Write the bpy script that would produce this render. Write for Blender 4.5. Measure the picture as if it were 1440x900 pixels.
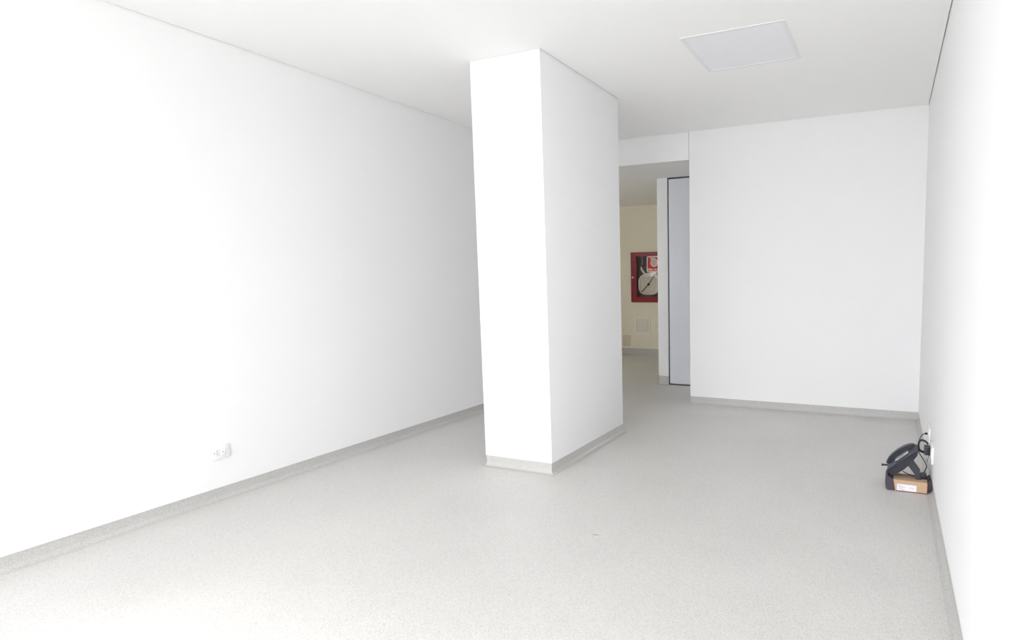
import bpy, bmesh, math, random
from mathutils import Vector, Matrix

for o in list(bpy.data.objects):
    bpy.data.objects.remove(o)
S = bpy.context.scene
C = S.collection

# ------------------------------------------------------------------ camera
F_PX, YAW, PITCH, ROLL, CAM_H = 815.93722, 0.39831, -0.10109, -0.01248, 1.24885
cd = bpy.data.cameras.new('camera')
cam = bpy.data.objects.new('camera', cd)
C.objects.link(cam)
fw = Vector((-math.sin(YAW) * math.cos(PITCH), math.cos(YAW) * math.cos(PITCH), math.sin(PITCH)))
rt = Vector((math.cos(YAW), math.sin(YAW), 0))
up = rt.cross(fw)
r2 = math.cos(ROLL) * rt + math.sin(ROLL) * up
u2 = -math.sin(ROLL) * rt + math.cos(ROLL) * up
m = Matrix((r2, u2, -fw)).transposed().to_4x4()
m.translation = Vector((0, 0, CAM_H))
cam.matrix_world = m
cd.sensor_fit = 'HORIZONTAL'
cd.sensor_width = 36.0
cd.lens = F_PX / 1440 * 36.0
cd.shift_x = -188.78 / 1440
cd.shift_y = 21.63 / 1440
cd.clip_start = 0.02
S.camera = cam

# ------------------------------------------------------------------ world, window light, exposure
SKY = 4.7
SUN = 1.25
w = bpy.data.worlds.new('overcast_sky')
S.world = w
w.use_nodes = True
bg = w.node_tree.nodes['Background']
bg.inputs['Color'].default_value = (0.945, 0.965, 1.0, 1)
bg.inputs['Strength'].default_value = SKY
S.view_settings.view_transform = 'Standard'
S.view_settings.look = 'None'
S.view_settings.gamma = 1.0
S.view_settings.use_curve_mapping = False
S.view_settings.exposure = 0.60
S.cycles.max_bounces = 16
S.cycles.diffuse_bounces = 12
S.cycles.transparent_max_bounces = 16

sl = bpy.data.lights.new('sun', 'SUN')
sl.energy = SUN
sl.angle = math.radians(11)
sl.color = (1.0, 0.99, 0.975)
so_ = bpy.data.objects.new('sun', sl)
so_.rotation_euler = Vector((0.8, 2.80, -2.5)).to_track_quat('-Z', 'Y').to_euler()
so_.location = (-3, -5, 6)
C.objects.link(so_)

# ------------------------------------------------------------------ dimensions (metres)
H = 2.60
XL, XR = -3.526, 0.248
YB, YF = -1.35, 5.35
BH = 0.072
CXL, CXR, CYF, CYB = -2.470, -1.954, 3.071, 4.142
XO, XOL = -1.7875, -3.30
LZ = 2.3435
YD, YY = 6.207, 8.428
XS = -2.460

# portal that steers the sky sampling to the window opening
pl = bpy.data.lights.new('window_portal', 'AREA')
pl.shape = 'RECTANGLE'
pl.size, pl.size_y = 3.5, 2.5
pl.cycles.is_portal = True
po = bpy.data.objects.new('window_portal', pl)
po.location = ((XL + XR) / 2, YB - 0.12, 1.3)
po.rotation_euler = (math.radians(90), 0, 0)
C.objects.link(po)

# ------------------------------------------------------------------ materials
def s2l(c):
    return tuple(((v / 255) / 12.92 if v / 255 <= 0.04045 else ((v / 255 + 0.055) / 1.055) ** 2.4) for v in c)

def mat(name, rgb, rough=0.6, metal=0.0, noise=0.0, nscale=40.0, bump=0.0, bscale=200.0, spec=0.5, emit=None, estr=0.0, lin=False):
    M = bpy.data.materials.new(name)
    M.use_nodes = True
    nt = M.node_tree
    b = nt.nodes['Principled BSDF']
    col = rgb if lin else s2l(rgb)
    b.inputs['Roughness'].default_value = rough
    b.inputs['Metallic'].default_value = metal
    b.inputs['Specular IOR Level'].default_value = spec
    tc = nt.nodes.new('ShaderNodeTexCoord')
    n = nt.nodes.new('ShaderNodeTexNoise')
    n.inputs['Scale'].default_value = nscale
    n.inputs['Detail'].default_value = 4
    nt.links.new(tc.outputs['Object'], n.inputs['Vector'])
    mx = nt.nodes.new('ShaderNodeMix')
    mx.data_type = 'RGBA'
    k = noise
    mx.inputs[6].default_value = tuple(max(0, c * (1 - k)) for c in col) + (1,)
    mx.inputs[7].default_value = tuple(min(1, c * (1 + k)) for c in col) + (1,)
    nt.links.new(n.outputs['Fac'], mx.inputs[0])
    nt.links.new(mx.outputs[2], b.inputs['Base Color'])
    if bump:
        n2 = nt.nodes.new('ShaderNodeTexNoise')
        n2.inputs['Scale'].default_value = bscale
        nt.links.new(tc.outputs['Object'], n2.inputs['Vector'])
        bp = nt.nodes.new('ShaderNodeBump')
        bp.inputs['Strength'].default_value = bump
        bp.inputs['Distance'].default_value = 0.002
        nt.links.new(n2.outputs['Fac'], bp.inputs['Height'])
        nt.links.new(bp.outputs['Normal'], b.inputs['Normal'])
    if emit:
        b.inputs['Emission Color'].default_value = emit + (1,)
        b.inputs['Emission Strength'].default_value = estr
    return M

def vinyl(name, k=1.0):
    """speckled grey sheet vinyl with a faint scuff near the column"""
    M = bpy.data.materials.new(name)
    M.use_nodes = True
    nt = M.node_tree
    N, L = nt.nodes, nt.links
    b = N['Principled BSDF']
    tc = N.new('ShaderNodeTexCoord')
    sp = N.new('ShaderNodeTexVoronoi')
    sp.inputs['Scale'].default_value = 330
    L.new(tc.outputs['Object'], sp.inputs['Vector'])
    r1 = N.new('ShaderNodeValToRGB')
    cr = r1.color_ramp
    cr.elements[0].position = 0.0; cr.elements[0].color = s2l((187, 185, 182)) + (1,)
    cr.elements[1].position = 1.0; cr.elements[1].color = s2l((216, 214, 211)) + (1,)
    e = cr.elements.new(0.30); e.color = s2l((204, 202, 199)) + (1,)
    e = cr.elements.new(0.75); e.color = s2l((209, 207, 204)) + (1,)
    for e in cr.elements:
        e.color = tuple(c * k for c in e.color[:3]) + (1,)
    sx = N.new('ShaderNodeSeparateColor')
    L.new(sp.outputs['Color'], sx.inputs['Color'])
    L.new(sx.outputs['Red'], r1.inputs['Fac'])
    n = N.new('ShaderNodeTexNoise')
    n.inputs['Scale'].default_value = 1.7
    n.inputs['Detail'].default_value = 6
    L.new(tc.outputs['Object'], n.inputs['Vector'])
    mr = N.new('ShaderNodeMapRange')
    mr.inputs['From Min'].default_value = 0.3; mr.inputs['From Max'].default_value = 0.7
    mr.inputs['To Min'].default_value = 0.97; mr.inputs['To Max'].default_value = 1.03
    L.new(n.outputs['Fac'], mr.inputs['Value'])
    hs = N.new('ShaderNodeHueSaturation')
    L.new(r1.outputs['Color'], hs.inputs['Color'])
    L.new(mr.outputs['Result'], hs.inputs['Value'])
    # short scuff, an ellipse in floor coordinates
    mp = N.new('ShaderNodeMapping')
    mp.vector_type = 'TEXTURE'
    mp.inputs['Location'].default_value = (-1.29, 2.403, 0)
    mp.inputs['Rotation'].default_value = (0, 0, 0.1)
    mp.inputs['Scale'].default_value = (0.022, 0.006, 1)
    L.new(tc.outputs['Object'], mp.inputs['Vector'])
    ln = N.new('ShaderNodeVectorMath'); ln.operation = 'LENGTH'
    L.new(mp.outputs['Vector'], ln.inputs[0])
    m2 = N.new('ShaderNodeMapRange')
    m2.inputs['From Min'].default_value = 0.5; m2.inputs['From Max'].default_value = 1.1
    m2.inputs['To Min'].default_value = 0.45; m2.inputs['To Max'].default_value = 0.0
    L.new(ln.outputs['Value'], m2.inputs['Value'])
    mx = N.new('ShaderNodeMix'); mx.data_type = 'RGBA'
    L.new(m2.outputs['Result'], mx.inputs[0])
    L.new(hs.outputs['Color'], mx.inputs[6])
    mx.inputs[7].default_value = s2l((90, 86, 82)) + (1,)
    L.new(mx.outputs[2], b.inputs['Base Color'])
    b.inputs['Roughness'].default_value = 0.42
    b.inputs['Specular IOR Level'].default_value = 0.35
    bp = N.new('ShaderNodeBump')
    bp.inputs['Strength'].default_value = 0.03
    bp.inputs['Distance'].default_value = 0.0005
    L.new(sp.outputs['Distance'], bp.inputs['Height'])
    L.new(bp.outputs['Normal'], b.inputs['Normal'])
    return M

def glass(name, tint=(1, 1, 1), rough=0.02):
    M = bpy.data.materials.new(name)
    M.use_nodes = True
    nt = M.node_tree
    N, L = nt.nodes, nt.links
    N.remove(N['Principled BSDF'])
    t = N.new('ShaderNodeBsdfTransparent'); t.inputs['Color'].default_value = tint + (1,)
    g = N.new('ShaderNodeBsdfGlossy'); g.inputs['Roughness'].default_value = rough
    lw = N.new('ShaderNodeLayerWeight'); lw.inputs['Blend'].default_value = 0.5
    p5 = N.new('ShaderNodeMath'); p5.operation = 'POWER'; p5.inputs[1].default_value = 5.0
    f = N.new('ShaderNodeMath'); f.operation = 'MULTIPLY_ADD'; f.inputs[1].default_value = 0.96; f.inputs[2].default_value = 0.04
    L.new(lw.outputs['Facing'], p5.inputs[0]); L.new(p5.outputs[0], f.inputs[0])
    x = N.new('ShaderNodeMixShader')
    L.new(f.outputs[0], x.inputs[0])
    L.new(t.outputs['BSDF'], x.inputs[1]); L.new(g.outputs['BSDF'], x.inputs[2])
    L.new(x.outputs['Shader'], N['Material Output'].inputs['Surface'])
    return M

WALL = mat('white_wall_paint', (0.880, 0.880, 0.884), 0.75, noise=0.012, nscale=3, bump=0.05, bscale=260, spec=0.3, lin=True)
CEIL = mat('white_ceiling_paint', (0.905, 0.905, 0.90), 0.9, noise=0.012, nscale=2, bump=0.04, bscale=240, spec=0.2, lin=True)
CREAM = mat('cream_corridor_paint', (236, 231, 214), 0.8, noise=0.03, nscale=6, bump=0.08, bscale=180, spec=0.2)
VINYL = vinyl('speckled_grey_vinyl')
COVE = vinyl('speckled_grey_cove_vinyl', 0.87)
DOORM = mat('pale_blue_grey_door_paint', (232, 234, 242), 0.45, noise=0.015, nscale=4, spec=0.4)
DARKGAP = mat('dark_door_seal', (70, 70, 74), 0.8, noise=0.05)
ALU = mat('window_aluminium', (190, 192, 195), 0.4, 0.8, noise=0.03, nscale=20)
CHROME = mat('bright_lock_metal', (225, 227, 232), 0.2, 1.0, noise=0.02)
PANELF = mat('white_lamp_frame', (232, 232, 234), 0.5, noise=0.01)
DIFF = mat('milky_lamp_diffuser', (238, 237, 241), 0.55, noise=0.008, nscale=6)
PLATE = mat('white_plate_plastic', (240, 240, 242), 0.35, noise=0.008, nscale=60)
HOLE = mat('dark_socket_hole', (120, 120, 124), 0.7, noise=0.05)
BLACK = mat('black_phone_plastic', (38, 39, 50), 0.42, noise=0.08, nscale=90)
GREYP = mat('dark_grey_phone_face', (56, 58, 70), 0.4, noise=0.06, nscale=90)
KEYM = mat('phone_key_grey', (92, 94, 106), 0.45, noise=0.05)
LCD = mat('light_grey_display', (196, 193, 188), 0.25, noise=0.03, nscale=60)
CABLE = mat('black_cable_rubber', (38, 34, 42), 0.5, noise=0.08)
KRAFT = mat('kraft_cardboard', (204, 174, 146), 0.85, noise=0.06, nscale=70, bump=0.05, bscale=150, spec=0.2)
DARKBOX = mat('dark_purple_grey_card', (72, 66, 76), 0.7, noise=0.06, nscale=50)
REDTRIM = mat('brick_red_print', (138, 84, 78), 0.7, noise=0.08, nscale=80)
PAPER = mat('white_sticker_paper', (240, 239, 243), 0.6, noise=0.01)
INK = mat('pale_grey_ink', (168, 168, 184), 0.7, noise=0.1, nscale=300)
RED = mat('red_cabinet_enamel', (134, 18, 36), 0.35, noise=0.05, nscale=12)
CABIN = mat('purple_grey_cabinet_lining', (136, 120, 132), 0.6, noise=0.06, nscale=14)
HOSE = mat('off_white_hose_canvas', (236, 233, 220), 0.85, noise=0.08, nscale=40, bump=0.2, bscale=120)
BAR = mat('dark_hose_rack_bar', (64, 56, 46), 0.5, noise=0.06)
SIGNR = mat('signal_red_print', (206, 30, 40), 0.4, noise=0.02)
SIGNW = mat('white_print', (238, 225, 222), 0.45, noise=0.01)
SIGNP = mat('pale_pink_grey_print', (206, 186, 180), 0.5, noise=0.02)
BRASS = mat('pale_latch_metal', (214, 196, 190), 0.35, 0.6, noise=0.03)
ACCW = mat('cream_access_panel', (240, 236, 222), 0.55, noise=0.02)
ACCG = mat('grey_green_access_door', (228, 225, 212), 0.5, noise=0.02)
PLATEG = mat('grey_beige_cover_plate', (216, 208, 188), 0.6, noise=0.03)
CLEAR = glass('clear_window_glass')
CABGL = glass('cabinet_front_glass', (0.98, 0.97, 0.98), 0.05)
PAVE = mat('pale_concrete_paving', (184, 183, 179), 0.9, noise=0.08, nscale=3)
FROST = bpy.data.materials.new('added_frosted_glass')  # diffusing pane of the added corridor window
FROST.use_nodes = True
_n = FROST.node_tree
_n.nodes.remove(_n.nodes['Principled BSDF'])
_t = _n.nodes.new('ShaderNodeBsdfTranslucent'); _t.inputs['Color'].default_value = (0.80, 0.78, 0.74, 1)
_n.links.new(_t.outputs['BSDF'], _n.nodes['Material Output'].inputs['Surface'])

# ------------------------------------------------------------------ mesh helpers
def box(bm, x0, x1, y0, y1, z0, z1, bev=0.0, seg=2):
    vs = [bm.verts.new((x, y, z)) for x in (x0, x1) for y in (y0, y1) for z in (z0, z1)]
    fs = [(0, 1, 3, 2), (4, 6, 7, 5), (0, 4, 5, 1), (2, 3, 7, 6), (0, 2, 6, 4), (1, 5, 7, 3)]
    faces = [bm.faces.new([vs[i] for i in f]) for f in fs]
    if bev:
        es = list({e for f in faces for e in f.edges})
        bmesh.ops.bevel(bm, geom=es, offset=bev, segments=seg, profile=0.5, affect='EDGES')
    return bm

def prism(bm, pts, a0, a1, frame):
    """extrude a 2D outline pts between a0 and a1; frame(p, q, a) gives the 3D point"""
    A = [bm.verts.new(frame(p, q, a0)) for p, q in pts]
    B = [bm.verts.new(frame(p, q, a1)) for p, q in pts]
    n = len(pts)
    bm.faces.new(A[::-1]); bm.faces.new(B)
    for i in range(n):
        bm.faces.new((A[i], A[(i + 1) % n], B[(i + 1) % n], B[i]))

def tube(bm, pts, r, seg=8, sub=6):
    P = [Vector(p) for p in pts]
    out = []
    for i in range(len(P) - 1):
        p0, p1, p2, p3 = P[max(i - 1, 0)], P[i], P[i + 1], P[min(i + 2, len(P) - 1)]
        for k in range(sub):
            t = k / sub
            out.append(0.5 * ((2 * p1) + (p2 - p0) * t + (2 * p0 - 5 * p1 + 4 * p2 - p3) * t * t + (3 * p1 - p0 - 3 * p2 + p3) * t ** 3))
    out.append(P[-1])
    rings = []
    ref = Vector((0.3, 1, 0.2)).normalized()
    for i, p in enumerate(out):
        d = (out[min(i + 1, len(out) - 1)] - out[max(i - 1, 0)]).normalized()
        a = d.cross(ref)
        if a.length < 1e-3:
            a = d.cross(Vector((0, 0, 1)))
        a.normalize()
        b = d.cross(a)
        rings.append([bm.verts.new(p + r * (math.cos(2 * math.pi * k / seg) * a + math.sin(2 * math.pi * k / seg) * b)) for k in range(seg)])
    for i in range(len(rings) - 1):
        for k in range(seg):
            bm.faces.new((rings[i][k], rings[i][(k + 1) % seg], rings[i + 1][(k + 1) % seg], rings[i + 1][k]))
    bm.faces.new(rings[0][::-1]); bm.faces.new(rings[-1])

def disc(bm, c, axis, r, h, seg=20):
    a = Vector(axis).normalized()
    t = a.orthogonal().normalized(); b = a.cross(t)
    c = Vector(c)
    R0 = [bm.verts.new(c + r * (math.cos(2 * math.pi * k / seg) * t + math.sin(2 * math.pi * k / seg) * b)) for k in range(seg)]
    R1 = [bm.verts.new(v.co + a * h) for v in R0]
    bm.faces.new(R0[::-1]); bm.faces.new(R1)
    for k in range(seg):
        bm.faces.new((R0[k], R0[(k + 1) % seg], R1[(k + 1) % seg], R1[k]))

def obj(name, bm, m, parent=None, smooth=False, label=None):
    bmesh.ops.recalc_face_normals(bm, faces=bm.faces)
    me = bpy.data.meshes.new(name)
    bm.to_mesh(me); bm.free()
    me.materials.append(m)
    if smooth:
        for p in me.polygons:
            p.use_smooth = True
        me.set_sharp_from_angle(angle=math.radians(40))
    o = bpy.data.objects.new(name, me)
    C.objects.link(o)
    if parent:
        o.parent = parent
        o.matrix_parent_inverse = Matrix.Translation(-parent.location)
    if label:
        o['label'] = label
    return o

def NB():
    return bmesh.new()

def tag(o, label, cat, group=None):
    o['label'] = label; o['category'] = cat
    if group:
        o['group'] = group
    return o

def struct(o, label, cat):
    tag(o, label, cat); o['kind'] = 'structure'
    return o

def thing(name, loc, label, cat, group=None):
    o = bpy.data.objects.new(name, None)
    o.location = loc
    o.empty_display_size = 0.05
    C.objects.link(o)
    return tag(o, label, cat, group)

def boxes(name, lst, m, parent=None, bev=0.0, label=None):
    bm = NB()
    for b in lst:
        box(bm, *b, bev=bev)
    return obj(name, bm, m, parent, smooth=bool(bev), label=label)

# ------------------------------------------------------------------ the setting
T = 0.14
struct(boxes('floor', [(-5.7, 0.6, YB - 0.15, 8.7, -0.12, 0.0)], VINYL),
       'speckled light grey sheet vinyl floor of the empty room', 'floor')

def ceiling():
    bm = NB()
    g, gc = 0.0055, 0.004
    xs = [XL + g, CXL - gc, CXR + gc, XR - g]
    ys = [YB + 0.001, CYF - gc, CYB + gc, YF - 0.003]
    V = {}
    for k, z in enumerate((H, H + 0.03)):
        for i, x in enumerate(xs):
            for j, y in enumerate(ys):
                V[i, j, k] = bm.verts.new((x, y, z))
    cells = [(i, j) for i in range(3) for j in range(3) if (i, j) != (1, 1)]
    for i, j in cells:
        bm.faces.new([V[i, j, 0], V[i, j + 1, 0], V[i + 1, j + 1, 0], V[i + 1, j, 0]])
        bm.faces.new([V[i, j, 1], V[i + 1, j, 1], V[i + 1, j + 1, 1], V[i, j + 1, 1]])
        for (a, b, n) in (((i, j), (i + 1, j), (i, j - 1)), ((i + 1, j), (i + 1, j + 1), (i + 1, j)),
                          ((i + 1, j + 1), (i, j + 1), (i, j + 1)), ((i, j + 1), (i, j), (i - 1, j))):
            if n not in cells:
                bm.faces.new([V[a + (0,)], V[b + (0,)], V[b + (1,)], V[a + (1,)]])
    box(bm, XL - T, XR + T, YB - T, YF + 0.2, H + 0.045, H + 0.2)
    return obj('ceiling', bm, CEIL)
struct(ceiling(), 'flat white plasterboard ceiling with a thin shadow gap at its edges', 'ceiling')

struct(boxes('wall_left', [(XL - T, XL, YB, YF + 0.12, BH, H + 0.055), (XL - T, XL - 0.05, YB, YF + 0.12, 0, BH)], WALL),
       'long white wall on the left with one low socket', 'wall')
struct(boxes('wall_right', [(XR, XR + T, YB, YF + 0.12, BH, H + 0.055), (XR + 0.05, XR + T, YB, YF + 0.12, 0, BH)], WALL),
       'white wall at the right edge, behind the telephone', 'wall')
struct(boxes('wall_far', [(XO, XR, YF, YF + 0.12, BH, H + 0.055),
                          (XOL, XO - 0.007, YF + 0.005, YF + 0.12, LZ, H + 0.055),
                          (XO - 0.007, XO, YF + 0.03, YF + 0.12, LZ, H + 0.055),
                          (XO, XR, YF + 0.05, YF + 0.12, 0, BH),
                          (XL, XOL, YF, YF + 0.12, 0, H + 0.055)], WALL),
       'white end wall with the passage opening and the beam above it', 'wall')
struct(boxes('wall_column', [(CXL, CXR, CYF, CYB, BH, H + 0.055)], WALL, bev=0.003),
       'square white column standing free in the room', 'column')

# coved vinyl skirting swept along plan polylines, wall on the left-hand side of travel
R_C = 0.026
PROFILE = [(-0.05, 0.0), (-0.05, BH - 0.0005), (-0.004, BH - 0.0005), (-0.004, R_C)]
for k in range(1, 7):
    a = k / 6 * math.pi / 2
    PROFILE.append((-0.004 + (R_C + 0.004) * (1 - math.cos(a)), R_C - (R_C - 0.0004) * math.sin(a)))
PROFILE += [(R_C, 0.0)]

def skirting(name, pts, label, closed=False, bh=BH):
    P = [Vector((x, y)) for x, y in pts]
    n = len(P)
    bm = NB()
    rings = []
    for i in range(n):
        def nrm(a, b):
            d = (b - a).normalized()
            return Vector((d.y, -d.x))
        ns = []
        if closed or i > 0:
            ns.append(nrm(P[i - 1], P[i]))
        if closed or i < n - 1:
            ns.append(nrm(P[i], P[(i + 1) % n]))
        if len(ns) == 2:
            v = (ns[0] + ns[1]); v = v / (v.dot(ns[0]))
        else:
            v = ns[0]
        rings.append([bm.verts.new((P[i].x + v.x * o, P[i].y + v.y * o, z if z < BH - 0.001 else bh - 0.0005)) for o, z in PROFILE])
    m_ = len(PROFILE)
    for i in range(n if closed else n - 1):
        a, b = rings[i], rings[(i + 1) % n]
        for k in range(m_):
            bm.faces.new((a[k], a[(k + 1) % m_], b[(k + 1) % m_], b[k]))
    if not closed:
        bm.faces.new(rings[0]); bm.faces.new(rings[-1][::-1])
    return struct(obj(name, bm, COVE, smooth=True), label, 'baseboard')

skirting('baseboard_left', [(XL, YB), (XL, YF)], 'grey coved vinyl skirting along the long left wall')
skirting('baseboard_right', [(XR, YF + 0.05), (XR, YB)], 'grey coved vinyl skirting along the right wall')
skirting('baseboard_far', [(XO, YF), (XR + 0.05, YF)], 'grey coved vinyl skirting along the end wall beside the passage')
skirting('baseboard_column', [(CXL, CYF), (CXL, CYB), (CXR, CYB), (CXR, CYF)][::-1], 'grey coved vinyl skirting wrapped round the white column', closed=True)

# passage and corridor behind the end wall
struct(boxes('ceiling_corridor', [(-5.7, -1.2, YF + 0.12, YY + 0.3, LZ, LZ + 0.12)], CEIL),
       'low white ceiling of the passage behind the room', 'ceiling')
CX0, CX1, CZ0, CZ1 = -3.79, -3.0, 0.845, 1.63
struct(boxes('wall_corridor', [(-5.7, CX0, YY, YY + 0.2, 0.11, LZ), (CX1, XS, YY, YY + 0.2, 0.11, LZ),
                               (CX0, CX1, YY, YY + 0.2, 0.11, CZ0), (CX0, CX1, YY, YY + 0.2, CZ1, LZ),
                               (CX0, CX1, YY + 0.19, YY + 0.2, CZ0, CZ1)], CREAM),
       'cream corridor wall at the end of the passage, holding the red cabinet', 'wall')
struct(boxes('wall_corridor_left', [(-5.7, -5.56, YF + 0.12, YY, 0.0, LZ), (-5.56, -4.75, YF, YF + 0.12, 0.0, LZ), (-3.85, XL - T, YF, YF + 0.12, 0.0, LZ), (-4.75, -3.85, YF, YF + 0.12, 0, 1.2), (-4.75, -3.85, YF, YF + 0.12, 2.1, LZ)], CREAM),
       'cream wall closing the corridor to the left, out of view', 'wall')
w2 = thing('window_added', (-4.3, YF + 0.06, 1.2), 'unseen frosted window added to light the corridor, hidden behind the left wall', 'window')  # invented window, added out of view to send daylight onto the cream wall
w2['kind'] = 'structure'
boxes('window_frame', [(-4.75, -3.85, YF + 0.03, YF + 0.08, 1.2, 1.24), (-4.75, -3.85, YF + 0.03, YF + 0.08, 2.06, 2.1),
                       (-4.75, -4.71, YF + 0.03, YF + 0.08, 1.24, 2.06), (-3.89, -3.85, YF + 0.03, YF + 0.08, 1.24, 2.06)], ALU, w2)
bm = NB(); bm.faces.new([bm.verts.new(c) for c in ((-4.71, YF + 0.055, 1.24), (-3.89, YF + 0.055, 1.24), (-3.89, YF + 0.055, 2.06), (-4.71, YF + 0.055, 2.06))])
obj('pane', bm, FROST, w2)
struct(boxes('wall_passage', [(XS, -2.336, YD, YY, 0.1, LZ)], WALL),
       'narrow white wall end beside the blue-grey door', 'wall')
struct(boxes('wall_passage_right', [(-2.0, -1.34, YD, YD + 0.12, 0.1, LZ), (-1.34, -1.2, YF + 0.12, YD + 0.12, 0.0, LZ)], WALL),
       'white wall right of the closet door, hidden by the end wall', 'wall')
skirting('baseboard_corridor', [(-5.5, YY), (XS, YY)], 'grey vinyl skirting under the cream corridor wall', bh=0.111)
skirting('baseboard_passage', [(XS, YY - 0.05), (XS, YD), (-2.336, YD)], 'grey vinyl skirting round the narrow white wall end', bh=0.101)
boxes('caulk_line', [(-5.5, XS, YY - 0.003, YY, 0.112, 0.128)], ACCW, bpy.data.objects['baseboard_corridor'])

# closet door next to the passage
d = thing('door_1', (-2.18, YD + 0.03, 0), 'pale blue-grey full-height closet door in the passage', 'door')
d['kind'] = 'structure'
boxes('door_frame', [(-2.336, -2.326, YD + 0.012, YD + 0.08, 0, LZ), (-2.012, -2.0, YD + 0.012, YD + 0.08, 0, LZ),
                     (-2.326, -2.012, YD + 0.012, YD + 0.08, LZ - 0.012, LZ)], DARKGAP, d)
boxes('door_leaf', [(-2.322, -2.014, YD + 0.004, YD + 0.045, 0.016, LZ - 0.018)], DOORM, d, bev=0.002)
boxes('threshold', [(-2.336, -2.0, YD + 0.012, YD + 0.08, 0.0, 0.008)], DARKGAP, d)
bm = NB(); disc(bm, (-2.096, YD + 0.004, 0.987), (0, -1, 0), 0.013, 0.022)
obj('lock_cylinder', bm, PLATE, d, True, 'small bright lock cylinder')

# window wall behind the camera
WX0, WX1, WZ0, WZ1 = -3.42, 0.14, 0.04, 2.52
struct(boxes('wall_back', [(XL - T, WX0, YB - 0.14, YB, 0, H + 0.055), (WX1, XR + T, YB - 0.14, YB, 0, H + 0.055),
                           (WX0, WX1, YB - 0.14, YB, 0, WZ0), (WX0, WX1, YB - 0.14, YB, WZ1, H + 0.055)], WALL),
       'white wall around the big window behind the viewer', 'wall')
wd = thing('window_1', ((WX0 + WX1) / 2, YB - 0.07, WZ0), 'wide floor-to-ceiling window with three panes behind the viewer', 'window')
wd['kind'] = 'structure'
nP = 3
fw_ = 0.04
boxes('window_frame', [(WX0, WX1, YB - 0.1, YB - 0.05, WZ0, WZ0 + fw_), (WX0, WX1, YB - 0.1, YB - 0.05, WZ1 - fw_, WZ1),
                       (WX0, WX0 + fw_, YB - 0.1, YB - 0.05, WZ0 + fw_, WZ1 - fw_), (WX1 - fw_, WX1, YB - 0.1, YB - 0.05, WZ0 + fw_, WZ1 - fw_)], ALU, wd)
for k in range(1, nP):
    x = WX0 + (WX1 - WX0) * k / nP
    boxes('mullion', [(x - fw_ / 2, x + fw_ / 2, YB - 0.1, YB - 0.05, WZ0 + fw_, WZ1 - fw_)], ALU, wd)
for k in range(nP):
    x0 = WX0 + (WX1 - WX0) * k / nP + fw_ / 2; x1 = WX0 + (WX1 - WX0) * (k + 1) / nP - fw_ / 2
    boxes('pane', [(x0, x1, YB - 0.078, YB - 0.072, WZ0 + fw_, WZ1 - fw_)], CLEAR, wd)
struct(boxes('ground_outside', [(-30, 30, -40, YB - 0.16, -0.3, -0.1)], PAVE), 'pale concrete paving outside the window', 'ground')

# ------------------------------------------------------------------ ceiling lamps
def lamp_panel(name, cx, cy, z, size, label, dm, drop=0.0):
    t = thing(name, (cx, cy, z), label, 'ceiling light')
    h = size / 2; f = 0.022
    boxes('frame', [(cx - h, cx + h, cy - h, cy - h + f, z - 0.0035, z), (cx - h, cx + h, cy + h - f, cy + h, z - 0.0035, z),
                    (cx - h, cx - h + f, cy - h + f, cy + h - f, z - 0.0035, z), (cx + h - f, cx + h, cy - h + f, cy + h - f, z - 0.0035, z)], PANELF, t, label='thin white frame')
    boxes('diffuser', [(cx - h + f, cx + h - f, cy - h + f, cy + h - f, z - 0.0015, z)], dm, t, label='milky square diffuser')
    return t
lamp_panel('ceiling_light', -0.856, 3.578, H, 0.60, 'square flat ceiling light panel, switched off, right of the column', DIFF)

# ------------------------------------------------------------------ left wall socket
t = thing('wall_socket', (XL, 2.037, 0.279), 'white double socket low on the long left wall', 'socket')
bm = NB(); box(bm, XL, XL + 0.012, 1.983, 2.091, 0.240, 0.318, bev=0.004); obj('cover_plate', bm, PLATE, t, True)
for yc in (2.013, 2.060):
    bm = NB(); box(bm, XL + 0.011, XL + 0.0145, yc - 0.018, yc + 0.018, 0.262, 0.296, bev=0.0015)
    so = obj('socket_face', bm, PLATE, t, True)
    bm = NB()
    box(bm, XL + 0.0142, XL + 0.015, yc - 0.002 - 0.008, yc + 0.002 - 0.008, 0.275, 0.282)
    box(bm, XL + 0.0142, XL + 0.015, yc + 0.005, yc + 0.008, 0.283, 0.289)
    box(bm, XL + 0.0142, XL + 0.015, yc + 0.005, yc + 0.008, 0.268, 0.274)
    obj('socket_hole', bm, HOLE, so)

# ------------------------------------------------------------------ right wall plates
t = thing('data_outlet', (XR, 3.86, 0.272), 'white data outlet on the right wall with the thin network cable plugged in', 'socket')
bm = NB(); box(bm, XR - 0.012, XR, 3.80, 3.915, 0.228, 0.318, bev=0.004); obj('cover_plate', bm, PLATE, t, True)
bm = NB(); box(bm, XR - 0.014, XR - 0.011, 3.845, 3.87, 0.262, 0.282); obj('jack', bm, PLATE, t)
t = thing('power_outlet', (XR, 3.59, 0.235), 'white power outlet on the right wall holding the black adapter', 'socket')
bm = NB(); box(bm, XR - 0.012, XR, 3.50, 3.645, 0.188, 0.285, bev=0.004); obj('cover_plate', bm, PLATE, t, True)
for yc in (3.537, 3.61):
    bm = NB(); box(bm, XR - 0.0145, XR - 0.011, yc - 0.022, yc + 0.022, 0.215, 0.258, bev=0.0015); obj('socket_face', bm, PLATE, t, True)

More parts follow.
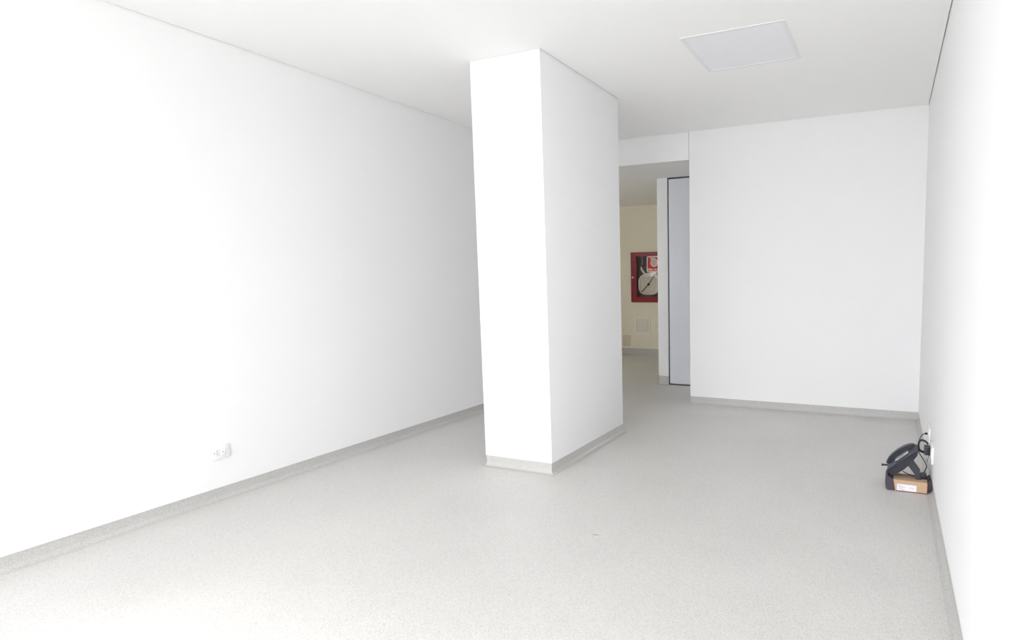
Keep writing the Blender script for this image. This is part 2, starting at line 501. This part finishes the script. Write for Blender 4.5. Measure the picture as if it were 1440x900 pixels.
# ------------------------------------------------------------------ carton
BX0, BX1, BY0, BY1, BZ = 0.056, 0.2215, 3.540, 3.665, 0.067
t = thing('phone_carton', (0.11, 3.60, 0), 'small brown cardboard box with white sticker on the floor under the telephone', 'box')
bm = NB(); prism(bm, [(0.0580, 0.0012), (BX1, 0.0012), (BX1 + 0.001, BZ), (0.0465, BZ)], BY0, BY1, lambda p, q, a: (p, a, q)); obj('carton_body', bm, KRAFT, t, False, 'plain brown cardboard body')
bm = NB()
outl = [(0.0577, 0.0012), (0.022, 0.0012), (0.014, 0.004), (0.008, 0.012), (0.004, 0.03), (0.003, 0.05), (0.004, 0.070), (0.008, 0.084), (0.014, 0.086), (0.022, 0.079), (0.034, 0.0690), (0.0462, 0.067)]
prism(bm, outl, BY0 + 0.003, BY1 - 0.004, lambda p, q, a: (p, a, q))
obj('end_piece', bm, DARKBOX, t, True, 'dark grey rounded end on the left')
bm = NB(); prism(bm, [(BX1 + 0.0011, 0.002), (0.2255, 0.002), (0.2440, 0.030), (0.2440, 0.074), (0.238, 0.078), (BX1 + 0.0011, 0.066)], BY0 + 0.012, BY1, lambda p, q, a: (p, a, q)); obj('end_piece', bm, DARKBOX, t, False, 'dark reddish end against the wall')
bm = NB(); box(bm, 0.062, BX1 - 0.002, BY0 - 0.0006, BY0 + 0.001, 0.0014, 0.0065); box(bm, BX1 + 0.0011, BX1 + 0.004, BY0 - 0.0006, BY0 + 0.011, 0.0025, BZ - 0.004)
obj('red_edge', bm, REDTRIM, t, False, 'brick red printed edge')
bm = NB(); box(bm, 0.066, 0.168, BY0 - 0.0012, BY0 - 0.0002, 0.0066, 0.0445); st = obj('sticker', bm, PAPER, t, False, 'white sticker with faint grey print')
bm = NB()
random.seed(4)
for x0, x1, z in ((0.072, 0.084, 0.0400), (0.072, 0.093, 0.0315), (0.078, 0.110, 0.0270), (0.073, 0.096, 0.0190), (0.090, 0.108, 0.0140)):
    x = x0
    while x < x1:
        wq = random.uniform(0.0015, 0.005)
        box(bm, x, min(x + wq, x1), BY0 - 0.0016, BY0 - 0.0011, z - 0.0012, z + 0.0012)
        x += wq + 0.0009
box(bm, 0.136, 0.140, BY0 - 0.0016, BY0 - 0.0011, 0.023, 0.030); box(bm, 0.149, 0.152, BY0 - 0.0016, BY0 - 0.0011, 0.021, 0.029)
obj('sticker_print', bm, INK, st)['kind'] = 'stuff'

# ------------------------------------------------------------------ telephone
ANG = math.radians(41)
PO = Vector((0.012, 3.565, 0.107))
ud = Vector((math.cos(ANG), 0, math.sin(ANG))); vd = Vector((0, 1, 0)); wdv = Vector((-math.sin(ANG), 0, math.cos(ANG)))
def ph(u, v, w_):
    return PO + u * ud + v * vd + w_ * wdv
def phmesh(bm):
    for v in bm.verts:
        v.co = ph(*v.co)
    return bm
tel = thing('desk_telephone', (0.11, 3.63, BZ), 'black desk telephone tilted on its stand on top of the brown box', 'telephone')
bm = NB()
prof = [(0.0, 0.0), (-0.003, -0.010), (0.0, -0.034), (0.010, -0.041), (0.07, -0.047), (0.13, -0.040), (0.185, -0.024), (0.203, -0.010), (0.204, -0.003), (0.198, 0.0)]
prism(bm, prof, 0.0, 0.158, lambda p, q, a: (p, a, q))
bmesh.ops.bevel(bm, geom=[e for e in bm.edges if abs(e.verts[0].co.y - e.verts[1].co.y) < 1e-6], offset=0.004, segments=2, affect='EDGES')
obj('body', phmesh(bm), BLACK, tel, True)
bm = NB(); box(bm, 0.006, 0.192, 0.006, 0.108, -0.001, 0.0035, bev=0.0015); obj('face_plate', phmesh(bm), GREYP, tel, True, 'dark grey front plate')
bm = NB(); box(bm, 0.060, 0.150, 0.060, 0.106, 0.003, 0.007, bev=0.001)
sc = obj('display', phmesh(bm), LCD, tel, True, 'light grey display window')
bm = NB(); box(bm, 0.080, 0.120, 0.064, 0.072, 0.0068, 0.0076); obj('display_bar', phmesh(bm), GREYP, sc)
bm = NB(); box(bm, 0.010, 0.010 + 0.010, 0.012, 0.024, 0.003, 0.0065, bev=0.001)
key = obj('key', phmesh(bm), KEYM, tel, True)
for i in range(4):
    for j in range(3):
        if i == 0 and j == 0:
            continue
        k = key.copy(); C.objects.link(k); k.parent = tel
        k.matrix_parent_inverse = key.matrix_parent_inverse.copy()
        k.location = ud * (0.0145 * i) + vd * (0.018 * j)
bm = NB(); box(bm, 0.072, 0.150, 0.016, 0.038, 0.003, 0.006, bev=0.001); obj('button_strip', phmesh(bm), BLACK, tel, True)
# handset: an arched bar with thick ends
bm = NB()
arc = []
n = 14
for i in range(n + 1):
    s = i / n
    arc.append((0.002 + 0.196 * s, 0.024 + 0.012 * math.sin(math.pi * s) - 0.012 * (abs(2 * s - 1) ** 4)))
low = []
for i in range(n, -1, -1):
    s = i / n
    e = abs(2 * s - 1)
    low.append((0.004 + 0.192 * s, 0.0005 + 0.007 * (1 - min(1, max(0, (e - 0.45) / 0.18)))))
prism(bm, arc + low, 0.112, 0.152, lambda p, q, a: (p, a, q))
bmesh.ops.bevel(bm, geom=[e for e in bm.edges if abs(e.verts[0].co.y - e.verts[1].co.y) < 1e-6], offset=0.006, segments=3, affect='EDGES')
hs_ = obj('handset', phmesh(bm), BLACK, tel, True)
q0 = ph(0.004, 0.132, -0.012)
bm = NB(); tube(bm, [q0, q0 + Vector((-0.022, 0, -0.001)), q0 + Vector((-0.038, 0, -0.002))], 0.0055); disc(bm, q0 + Vector((-0.043, 0, -0.002)), (1, 0, 0), 0.0075, 0.006, 12)
obj('cord_plug', bm, CABLE, hs_, True)
# stand: two ribs joined by a plate, and a foot lying on the box
bm = NB()
rib = [(0.116, 0.150), (0.136, 0.172), (0.190, 0.098), (0.190, 0.0678), (0.170, 0.0678), (0.160, 0.094)]
for a0, a1 in ((3.585, 3.597), (3.675, 3.687)):
    prism(bm, rib, a0, a1, lambda p, q, a: (p, a, q))
plate = [(0.122, 0.158), (0.134, 0.170), (0.186, 0.100), (0.178, 0.094)]
prism(bm, plate, 3.597, 3.675, lambda p, q, a: (p, a, q))
box(bm, 0.166, 0.196, 3.580, 3.660, 0.0675, 0.078, bev=0.002)
obj('stand', bm, GREYP, tel, True, 'dark folding stand behind the body')
bm = NB(); box(bm, 0.190, 0.222, 3.600, 3.650, 0.0672, 0.094, bev=0.003); obj('connector_block', bm, BLACK, tel, True)

# ------------------------------------------------------------------ adapter and cables
t = thing('power_adapter', (0.22, 3.61, 0.236), 'black plug-in power adapter in the right wall outlet', 'adapter')
bm = NB(); box(bm, 0.2045, 0.2315, 3.588, 3.640, 0.213, 0.262, bev=0.003); obj('housing', bm, BLACK, t, True)
bm = NB(); box(bm, 0.2315, 0.2340, 3.585, 3.643, 0.210, 0.262); obj('flange', bm, CABLE, t)
bm = NB(); box(bm, 0.2335, 0.246, 3.605, 3.607, 0.230, 0.240); box(bm, 0.2335, 0.246, 3.618, 3.620, 0.230, 0.240); obj('prong', bm, CHROME, t)

t = thing('network_cable', (0.22, 3.80, 0.27), 'thin black network cable curving from the wall jack down to the telephone', 'cable')
bm = NB()
tube(bm, [(0.222, 3.857, 0.272), (0.203, 3.84, 0.266), (0.186, 3.78, 0.250), (0.178, 3.72, 0.236), (0.178, 3.68, 0.216), (0.182, 3.66, 0.203),
          (0.190, 3.655, 0.190), (0.207, 3.650, 0.166), (0.218, 3.645, 0.145), (0.222, 3.64, 0.130), (0.214, 3.635, 0.110), (0.208, 3.63, 0.0965)], 0.0028)
obj('cord', bm, CABLE, t, True)
bm = NB(); box(bm, 0.219, 0.236, 3.851, 3.863, 0.266, 0.278, bev=0.002); obj('plug', bm, CABLE, t, True)

t = thing('adapter_cable', (0.19, 3.63, 0.236), 'black adapter cable bundled in a thick loop beside the telephone', 'cable')
bm = NB()
for k in range(4):
    dy = 0.004 * k; e = 0.0025 * (k % 2)
    tube(bm, [(0.226, 3.65 + dy, 0.262 - e), (0.213, 3.655 + dy, 0.276 - e), (0.194, 3.66 + dy, 0.281 - e), (0.181, 3.66 + dy, 0.272 - e), (0.1755 + e, 3.66 + dy, 0.250),
              (0.177 + e, 3.66 + dy, 0.232 + e), (0.184, 3.655 + dy, 0.219 + e), (0.199, 3.65 + dy, 0.212 + e), (0.214, 3.648 + dy, 0.2095 + e)], 0.0046)
obj('coil', bm, CABLE, t, True)
bm = NB(); tube(bm, [(0.2275, 3.62, 0.212), (0.2275, 3.62, 0.196), (0.225, 3.625, 0.180), (0.219, 3.630, 0.165)], 0.0014); obj('cord', bm, CABLE, t, True)

t = thing('handset_cord', (0.13, 3.62, BZ), 'short black cord lying on the brown box beneath the telephone', 'cable')
bm = NB(); tube(bm, [(0.098, 3.66, 0.082), (0.115, 3.655, 0.076), (0.135, 3.645, 0.072), (0.152, 3.64, 0.0705), (0.168, 3.638, 0.072)], 0.003); obj('cord', bm, CABLE, t, True)

# ------------------------------------------------------------------ fire hose cabinet in the corridor
t = thing('fire_hose_cabinet', ((CX0 + CX1) / 2, YY, CZ0), 'red glazed fire hose cabinet set in the cream corridor wall', 'fire cabinet')
ix0, ix1, iz0, iz1 = CX0 + 0.095, CX1 - 0.095, CZ0 + 0.085, CZ1 - 0.062
fy0, fy1 = YY - 0.018, YY + 0.012
boxes('door_frame', [(CX0, ix0, fy0, fy1, CZ0, CZ1), (ix1, CX1, fy0, fy1, CZ0, CZ1), (ix0, ix1, fy0, fy1, CZ0, iz0), (ix0, ix1, fy0, fy1, iz1, CZ1)], RED, t, label='glossy dark red metal frame')
boxes('liner', [(CX0 + 0.002, CX1 - 0.002, YY + 0.17, YY + 0.186, CZ0 + 0.002, CZ1 - 0.002),
                (CX0 + 0.002, CX0 + 0.012, YY + 0.013, YY + 0.17, CZ0 + 0.002, CZ1 - 0.002), (CX1 - 0.012, CX1 - 0.002, YY + 0.013, YY + 0.17, CZ0 + 0.002, CZ1 - 0.002),
                (CX0 + 0.012, CX1 - 0.012, YY + 0.013, YY + 0.17, CZ0 + 0.002, CZ0 + 0.012), (CX0 + 0.012, CX1 - 0.012, YY + 0.013, YY + 0.17, CZ1 - 0.012, CZ1 - 0.002)], CABIN, t)
bm = NB(); box(bm, ix0, ix1, YY - 0.004, YY, iz0, iz1); obj('glass_pane', bm, CABGL, t)
bm = NB(); disc(bm, (CX0 + 0.035, fy0, 1.237), (0, -1, 0), 0.013, 0.016, 14); obj('latch', bm, BRASS, t, True)
# rolled hose: rounded-square roll made of nested coils
HX, HZ = -3.505, 1.125
hose = None
def sq(r, k, n_=40, e=2.9):
    a = 2 * math.pi * k / n_
    c, s = math.cos(a), math.sin(a)
    q = (abs(c) ** e + abs(s) ** e) ** (-1 / e)
    return HX + r * q * c, HZ + r * q * s * 0.93
for i, r in enumerate((0.178, 0.146, 0.114, 0.082, 0.050)):
    bm = NB()
    n_ = 40
    ro, ri = r, r - 0.030
    y0, y1 = YY + 0.018 + 0.002 * (i % 2), YY + 0.11
    rings = [[bm.verts.new((sq(rr, k)[0], yy, sq(rr, k)[1])) for k in range(n_)] for rr, yy in ((ro, y1), (ro, y0 + 0.008), (ro - 0.008, y0), (ri + 0.008, y0), (ri, y0 + 0.008), (ri, y1))]
    for a, b in zip(rings, rings[1:] + rings[:1]):
        for k in range(n_):
            bm.faces.new((a[k], a[(k + 1) % n_], b[(k + 1) % n_], b[k]))
    if hose is None:
        hose = obj('hose_roll', bm, HOSE, t, True, 'flat white hose wound into a rounded roll')
    else:
        hs2 = obj('hose_coil', bm, HOSE, hose, True)
bm = NB(); disc(bm, (HX, YY + 0.012, HZ), (0, 1, 0), 0.02, 0.09); obj('hub', bm, BAR, t, True)
bm = NB(); tube(bm, [(-3.625, YY + 0.012, 1.005), (HX, YY + 0.011, HZ), (-3.385, YY + 0.012, 1.290)], 0.0075); obj('rack_bar', bm, BAR, t, True, 'dark diagonal rack bar across the hose roll')
bm = NB(); tube(bm, [(-3.622, YY + 0.04, 1.395), (-3.632, YY + 0.04, 1.375), (-3.620, YY + 0.04, 1.350), (-3.600, YY + 0.04, 1.322), (-3.57, YY + 0.04, 1.285)], 0.016); obj('hose_tail', bm, HOSE, t, True)
bm = NB(); prism(bm, [(-3.47, 1.275), (-3.40, 1.262), (-3.385, 1.315), (-3.46, 1.318), (-3.57, 1.295), (-3.58, 1.27)], YY + 0.022, YY + 0.07, lambda p, q, a: (p, a, q)); obj('hose_fold', bm, HOSE, t)
bm = NB(); tube(bm, [(-3.64, YY + 0.09, iz1), (-3.635, YY + 0.09, 1.50), (-3.625, YY + 0.085, 1.44), (-3.622, YY + 0.04, 1.395)], 0.02); obj('valve_pipe', bm, CABIN, t, True)

# safety sign stuck on the cabinet glass
SX0, SX1, SZ0, SZ1 = -3.520, -3.270, 1.318, 1.560
sy = YY - 0.0045
sg = thing('safety_sign', ((SX0 + SX1) / 2, sy, SZ0), 'square red and white hose sign stuck on the cabinet glass', 'sign')
def rrect(x0, x1, z0, z1, r, n=5):
    out = []
    for cx, cz, a0 in ((x1 - r, z0 + r, -90), (x1 - r, z1 - r, 0), (x0 + r, z1 - r, 90), (x0 + r, z0 + r, 180)):
        for k in range(n + 1):
            a = math.radians(a0 + 90 * k / n)
            out.append((cx + r * math.cos(a), cz + r * math.sin(a)))
    return out
fy = lambda p, q, a: (p, a, q)
bm = NB(); prism(bm, rrect(SX0, SX1, SZ0, SZ1, 0.02), sy - 0.002, sy, fy); obj('border', bm, SIGNW, sg)
bm = NB(); prism(bm, rrect(SX0 + 0.014, SX1 - 0.014, SZ0 + 0.014, SZ1 - 0.014, 0.012), sy - 0.003, sy - 0.001, fy); obj('red_field', bm, SIGNR, sg)
gx, gz = SX0 + 0.125, SZ0 + 0.143
bm = NB(); prism(bm, [(gx + 0.062 * math.cos(2 * math.pi * k / 28), gz + 0.066 * math.sin(2 * math.pi * k / 28)) for k in range(28)], sy - 0.004, sy - 0.002, fy)
prism(bm, [(gx - 0.072, gz + 0.058), (gx - 0.060, gz + 0.070), (gx - 0.030, gz + 0.076), (gx + 0.01, gz + 0.070), (gx + 0.005, gz + 0.05), (gx - 0.035, gz + 0.055), (gx - 0.055, gz + 0.050)], sy - 0.004, sy - 0.002, fy)
obj('hose_symbol', bm, SIGNW, sg)
bm = NB(); prism(bm, [(gx + 0.05 * math.cos(2 * math.pi * k / 28), gz + 0.053 * math.sin(2 * math.pi * k / 28)) for k in range(28)], sy - 0.005, sy - 0.003, fy); obj('hose_symbol_centre', bm, SIGNP, sg)
tc = bpy.data.curves.new('lettering', 'FONT')
tc.body = 'FIRE HOSE'; tc.size = 0.046; tc.extrude = 0.0006; tc.align_x = 'CENTER'; tc.offset = 0.0008
to = bpy.data.objects.new('lettering', tc)
C.objects.link(to)
dg = bpy.context.evaluated_depsgraph_get()
me = bpy.data.meshes.new_from_object(to.evaluated_get(dg))
bpy.data.objects.remove(to)
me.materials.clear(); me.materials.append(SIGNW)
xs_ = [v.co.x for v in me.vertices]
sc_ = 0.212 / (max(xs_) - min(xs_))
me.transform(Matrix.Translation(((SX0 + SX1) / 2, sy - 0.0035, SZ0 + 0.022)) @ Matrix.Rotation(math.radians(90), 4, 'X') @ Matrix.Diagonal((sc_, 1, 1, 1)))
to = bpy.data.objects.new('lettering', me)
C.objects.link(to); to.parent = sg; to.matrix_parent_inverse = Matrix.Translation(-sg.location)

# ------------------------------------------------------------------ covers on the corridor wall
t = thing('access_panel', (-3.606, YY, 0.343), 'cream hinged access panel under the red cabinet', 'access panel')
ax0, ax1, az0, az1 = -3.737, -3.470, 0.343, 0.612
boxes('frame', [(ax0, ax1, YY - 0.012, YY, az1 - 0.03, az1), (ax0, ax1, YY - 0.012, YY, az0, az0 + 0.03), (ax0, ax0 + 0.03, YY - 0.012, YY, az0 + 0.03, az1 - 0.03), (ax1 - 0.03, ax1, YY - 0.012, YY, az0 + 0.03, az1 - 0.03)], ACCW, t)
boxes('panel_door', [(ax0 + 0.034, ax1 - 0.042, YY - 0.008, YY, az0 + 0.034, az1 - 0.034)], ACCG, t)
boxes('panel_gap', [(ax1 - 0.042, ax1 - 0.034, YY - 0.003, YY, az0 + 0.03, az1 - 0.03)], PLATEG, t)
t = thing('cover_plate', (-3.885, YY, 0.14), 'plain grey-beige cover plate low on the cream wall beside the column', 'cover plate')
boxes('plate', [(-3.955, -3.818, YY - 0.006, YY, 0.142, 0.318)], PLATEG, t, bev=0.002)
t = thing('wall_switch', (-3.35, YY, 0.42), 'small cream switch plate beside the narrow white wall end', 'switch')
boxes('plate', [(-3.395, -3.280, YY - 0.010, YY, 0.395, 0.475)], ACCW, t, bev=0.003)
boxes('rocker', [(-3.365, -3.310, YY - 0.014, YY - 0.009, 0.410, 0.460)], ACCW, t, bev=0.002)
